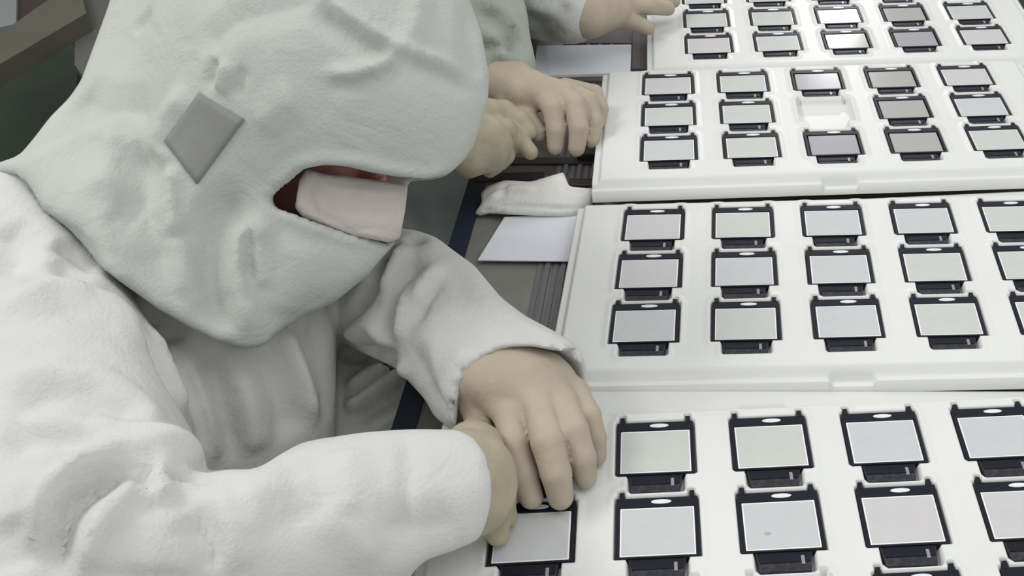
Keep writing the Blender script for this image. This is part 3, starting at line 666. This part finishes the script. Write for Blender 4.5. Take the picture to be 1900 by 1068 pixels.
GC = ([(O(1085, 28, .050), O(1140, 14, .040), .028, .022, None), (O(1120, 5, .045), O(1175, 2, .036), .018, .012, None), (O(1100, 35, .040), O(1140, 30, .034), .018, .013, None), (O(1068, 20, .052), O(1090, 22, .050), .025, .027, None)],
      [[(O(1165, 10, .036), .0115), (O(1205, 12, .030), .0105), (O(1240, 16, .018), .0090)],
       [(O(1165, -5, .038), .0115), (O(1212, -4, .032), .0105), (O(1250, 2, .019), .0090)],
       [(O(1160, -18, .036), .0110), (O(1208, -20, .030), .0100), (O(1248, -12, .018), .0088)],
       [(O(1155, -30, .032), .0100), (O(1195, -34, .026), .0090), (O(1232, -28, .016), .0080)],
       [(O(1130, 30, .032), .0125), (O(1168, 38, .022), .0110), (O(1202, 52, .012), .0092)]], 'tan latex glove reaching for the farthest tray')
wC = O(1058, 20, .052)
cC = [(px(700, -260, 1.62), .075), (px(850, -190, 1.52), .060), (px(965, 5, 1.43), .044), (wC, .040)]
p3 = far_person((-0.65, 1.75, 0), 'third worker at the top edge, only a white sleeve and tan glove showing', [cC],
    [], [([(975, 50), (1020, 40), (1060, 5)], .012, -.010, 1), ([(980, 15), (1040, 28)], .012, .008, 1), ([(1000, 72), (1045, 55)], .010, -.010, 1), ([(960, 30), (1000, 62)], .010, .007, 1)],
    [GC], [(px(640, -330, 1.65), .13), (px(560, -160, 1.9), .14), (px(560, -60, 2.05), .15)], ['glove'], 'skin', 'fabric')

# dark trousers of the second worker, seen between the front worker and the bench
F = Field(*box_of([px(500, 300, 1.75), px(1000, 420, 1.62)], .14), .008)
F.add(F.cap(px(520, 300, 1.80), px(860, 350, 1.66), .11, .085), .03); F.add(F.cap(px(560, 460, 1.70), px(900, 470, 1.58), .10, .08), .03)
tr, _, _ = finish(F, 'trousers', M['trouser'], None, [([(760, 330), (800, 420), (790, 470)], .02, -.008, 1)]); parent_keep(tr, p2)

# ================================================================== papers, cloth, fixtures and shade slabs on the bench
def slab(name, pts, z0, z1, mat, parent=None, label=None, cat=None):
    P = [on(x, y, z1) for x, y in pts]; c = sum(P) / len(P)
    mb = MB().prism([(q[0] - c[0], q[1] - c[1]) for q in P], 0, z1 - z0, .0003 if z1 - z0 < .003 else .0008)
    o = mb.obj(name, M[mat]); o.location = (c[0], c[1], TZ + z0)
    if parent: bpy.context.view_layer.update(); parent_keep(o, parent)
    else: tag(o, label, cat)
    return o
slab('paper_sheet', [(936, 402), (1082, 396), (1061, 484), (886, 482)], TT + .0046, TT + .0058, 'paper', None, 'flat lavender-white sheet on the bench left of the second nearest tray', 'paper')
slab('paper_sheet', [(996, 84), (1172, 82), (1170, 134), (990, 140)], TT + .0005, TT + .0100, 'paper', None, 'thick white pad on the bench between the two farther workers', 'paper')
F = Field(*box_of([on(880, 400, TT), on(1105, 400, TT), on(1105, 320, TT), on(900, 325, .0)], .02), .0022)
F.add(F.ell(on(990, 368, TT + .006), ((1, 0, 0), (0, 1, 0), (0, 0, 1.)), (.075, .040, .016)), .01)
F.add(F.cap(on(930, 362, TT + .008), on(1060, 362, TT + .008), .012, .012), .02); F.add(F.cap(on(1035, 338, TT + .010), on(1085, 372, TT + .006), .011, .010), .02); F.add(F.cap(on(895, 385, TT + .004), on(1060, 392, TT + .005), .007, .008), .012)
F.keep(F.hull([(905, 345), (935, 334), (985, 337), (1015, 328), (1046, 319), (1056, 346), (1104, 350), (1100, 384), (1062, 402), (990, 400), (905, 396), (880, 408), (878, 398), (894, 376), (892, 358)], 2), .004)
F.keep(-F.plane(np.array([0, 0, TZ + TT + .002]), (0, 0, 1)), .002)
cl, _, _ = finish(F, 'wiping_cloth', M['wipe'], None, [([(890, 392), (960, 380), (1080, 388)], .004, -.004, 1), ([(900, 372), (940, 350), (1000, 352)], .006, .004, 1), ([(1040, 325), (1048, 350), (1090, 360)], .004, -.003, 1), ([(905, 385), (950, 388)], .004, .003, 1), ([(940, 340), (930, 365)], .006, -.004, 1)])
tag(cl, 'crumpled white cloth on the bench above the flat lavender-white sheet', 'cloth')
slab('bar_and_shadow', [(1000, 141), (1130, 141), (1130, 149), (1000, 149)], TT, TT + .006, 'bar_shadow', tb)  # shadow line below the thick pad, put in as a dark strip
slab('bar_and_shadow', [(905, 291), (1120, 291), (1120, 303), (905, 303)], TT, TT + .004, 'darkbar', tb)
slab('bar_and_shadow', [(885, 322), (1010, 318), (1010, 332), (880, 336)], TT, TT + .003, 'darkbar', tb)
slab('bar_and_shadow', [(1056, 330), (1108, 330), (1108, 343), (1056, 343)], TT, TT + .006, 'darkbar', tb)
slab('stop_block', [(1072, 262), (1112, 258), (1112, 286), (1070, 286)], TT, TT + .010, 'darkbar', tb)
slab('plate_and_shade', [(900, 226), (1112, 226), (1110, 340), (885, 340)], TT - .001, TT + .0015, 'bar_shadow', tb)  # shaded stretch of table top, its darkness put in as a brown slab
slab('plate_and_shade', [(1174, 48), (1215, 48), (1212, 127), (1172, 127)], TT, TT + .012, 'cocoa', tb)
slab('plate_and_shade', [(1050, 40), (1178, 40), (1176, 80), (1046, 80)], TT, TT + .004, 'cocoa', tb)  # shade beneath the third worker's hand, put in as a dark slab
slab('peg', [(1104, 354), (1112, 354), (1112, 374), (1104, 374)], TT, TT + .02, 'bar_shadow', tb)

# ================================================================== trolley behind the front worker, upper left
tl = empty('trolley', tuple(np.append(on(60, 120, -TZ)[:2], 0))); bpy.context.view_layer.update()
tag(tl, 'dark green trolley with a pale rail standing behind the front worker', 'trolley')
def solid(name, pts, z0, z1, mat): return slab(name, pts, z0, z1, mat, tl)
solid('rail', [(-120, 150), (0, 62), (145, -40), (160, 24), (0, 118), (-120, 205)], -.40, -.36, 'beam')
solid('side_panel', [(140, -90), (260, -90), (250, 90), (160, 150), (138, 120)], -.42, -.40, 'post')
solid('box', [(30, -90), (140, -90), (100, 0), (34, 46)], -.40, -.38, 'maroon')
solid('tray_top', [(-120, -60), (32, -60), (30, 44), (0, 50), (-120, 70)], -.39, -.37, 'grey')
solid('base_shelf', [(-200, 160), (120, 30), (150, 90), (120, 330), (-200, 420)], -.70, -.66, 'shelf')
for x, y in ((-100, 190), (135, 30)):
    P = on(x, y, -.45); bm = MB().box(-.015, -.015, 0, .015, .015, TZ - .42); o = bm.obj('leg', M['post']); o.location = (P[0], P[1], 0); bpy.context.view_layer.update(); parent_keep(o, tl)
st = empty('stool', tuple(np.append(on(250, 270, -TZ)[:2], 0))); bpy.context.view_layer.update(); tag(st, 'dark navy round stool seat just behind the front worker', 'stool')
P = on(250, 270, -.42); bm = bmesh.new(); bmesh.ops.create_cone(bm, cap_ends=True, segments=40, radius1=.17, radius2=.17, depth=.05); bmesh.ops.bevel(bm, geom=[e for e in bm.edges if len(e.link_faces) == 2 and e.calc_face_angle() > 1], offset=.012, segments=3, affect='EDGES')
me = bpy.data.meshes.new('seat'); bm.to_mesh(me); bm.free(); me.materials.append(M['navy']); o = link('seat', me); o.location = (P[0], P[1], TZ - .42); bpy.context.view_layer.update(); parent_keep(o, st)
bm = bmesh.new(); bmesh.ops.create_cone(bm, cap_ends=True, segments=20, radius1=.02, radius2=.02, depth=TZ - .45); me = bpy.data.meshes.new('post'); bm.to_mesh(me); bm.free(); me.materials.append(M['post']); o = link('post', me); o.location = (P[0], P[1], (TZ - .45) / 2); bpy.context.view_layer.update(); parent_keep(o, st)
bm = bmesh.new(); bmesh.ops.create_cone(bm, cap_ends=True, segments=32, radius1=.20, radius2=.16, depth=.03); me = bpy.data.meshes.new('foot_plate'); bm.to_mesh(me); bm.free(); me.materials.append(M['post']); o = link('foot_plate', me); o.location = (P[0], P[1], .015); bpy.context.view_layer.update(); parent_keep(o, st)

# hooded heads of the two farther workers, above the frame
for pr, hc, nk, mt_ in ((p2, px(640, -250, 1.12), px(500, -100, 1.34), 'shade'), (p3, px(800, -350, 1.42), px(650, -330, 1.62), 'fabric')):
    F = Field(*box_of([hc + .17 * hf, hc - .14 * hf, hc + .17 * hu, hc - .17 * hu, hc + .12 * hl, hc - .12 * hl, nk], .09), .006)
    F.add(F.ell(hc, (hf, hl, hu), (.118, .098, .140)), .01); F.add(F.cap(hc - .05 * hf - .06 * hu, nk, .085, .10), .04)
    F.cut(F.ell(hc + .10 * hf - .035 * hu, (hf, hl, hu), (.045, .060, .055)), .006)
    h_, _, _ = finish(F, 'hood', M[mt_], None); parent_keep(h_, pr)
    F = Field(*box_of([hc + .14 * hf, hc - .14 * hf, hc + .15 * hu, hc - .15 * hu, hc + .1 * hl, hc - .1 * hl], .01), .005)
    F.add(F.ell(hc - .01 * hf, (hf, hl, hu), (.092, .070, .110)), .01); F.add(F.cap(hc + .06 * hf, hc + .078 * hf - .025 * hu, .008, .010), .01)
    f_, _, _ = finish(F, 'face', M['skin'], None); parent_keep(f_, pr)
    F = Field(*box_of([hc + .12 * hf, hc + .02 * hf - .12 * hu, hc + .08 * hl, hc - .08 * hl], .03), .005)
    F.add(F.ell(hc + .055 * hf - .052 * hu, (hf, hl, hu), (.064, .064, .050)), .01)
    m_, _, _ = finish(F, 'face_mask', M['mask'], None); parent_keep(m_, pr)
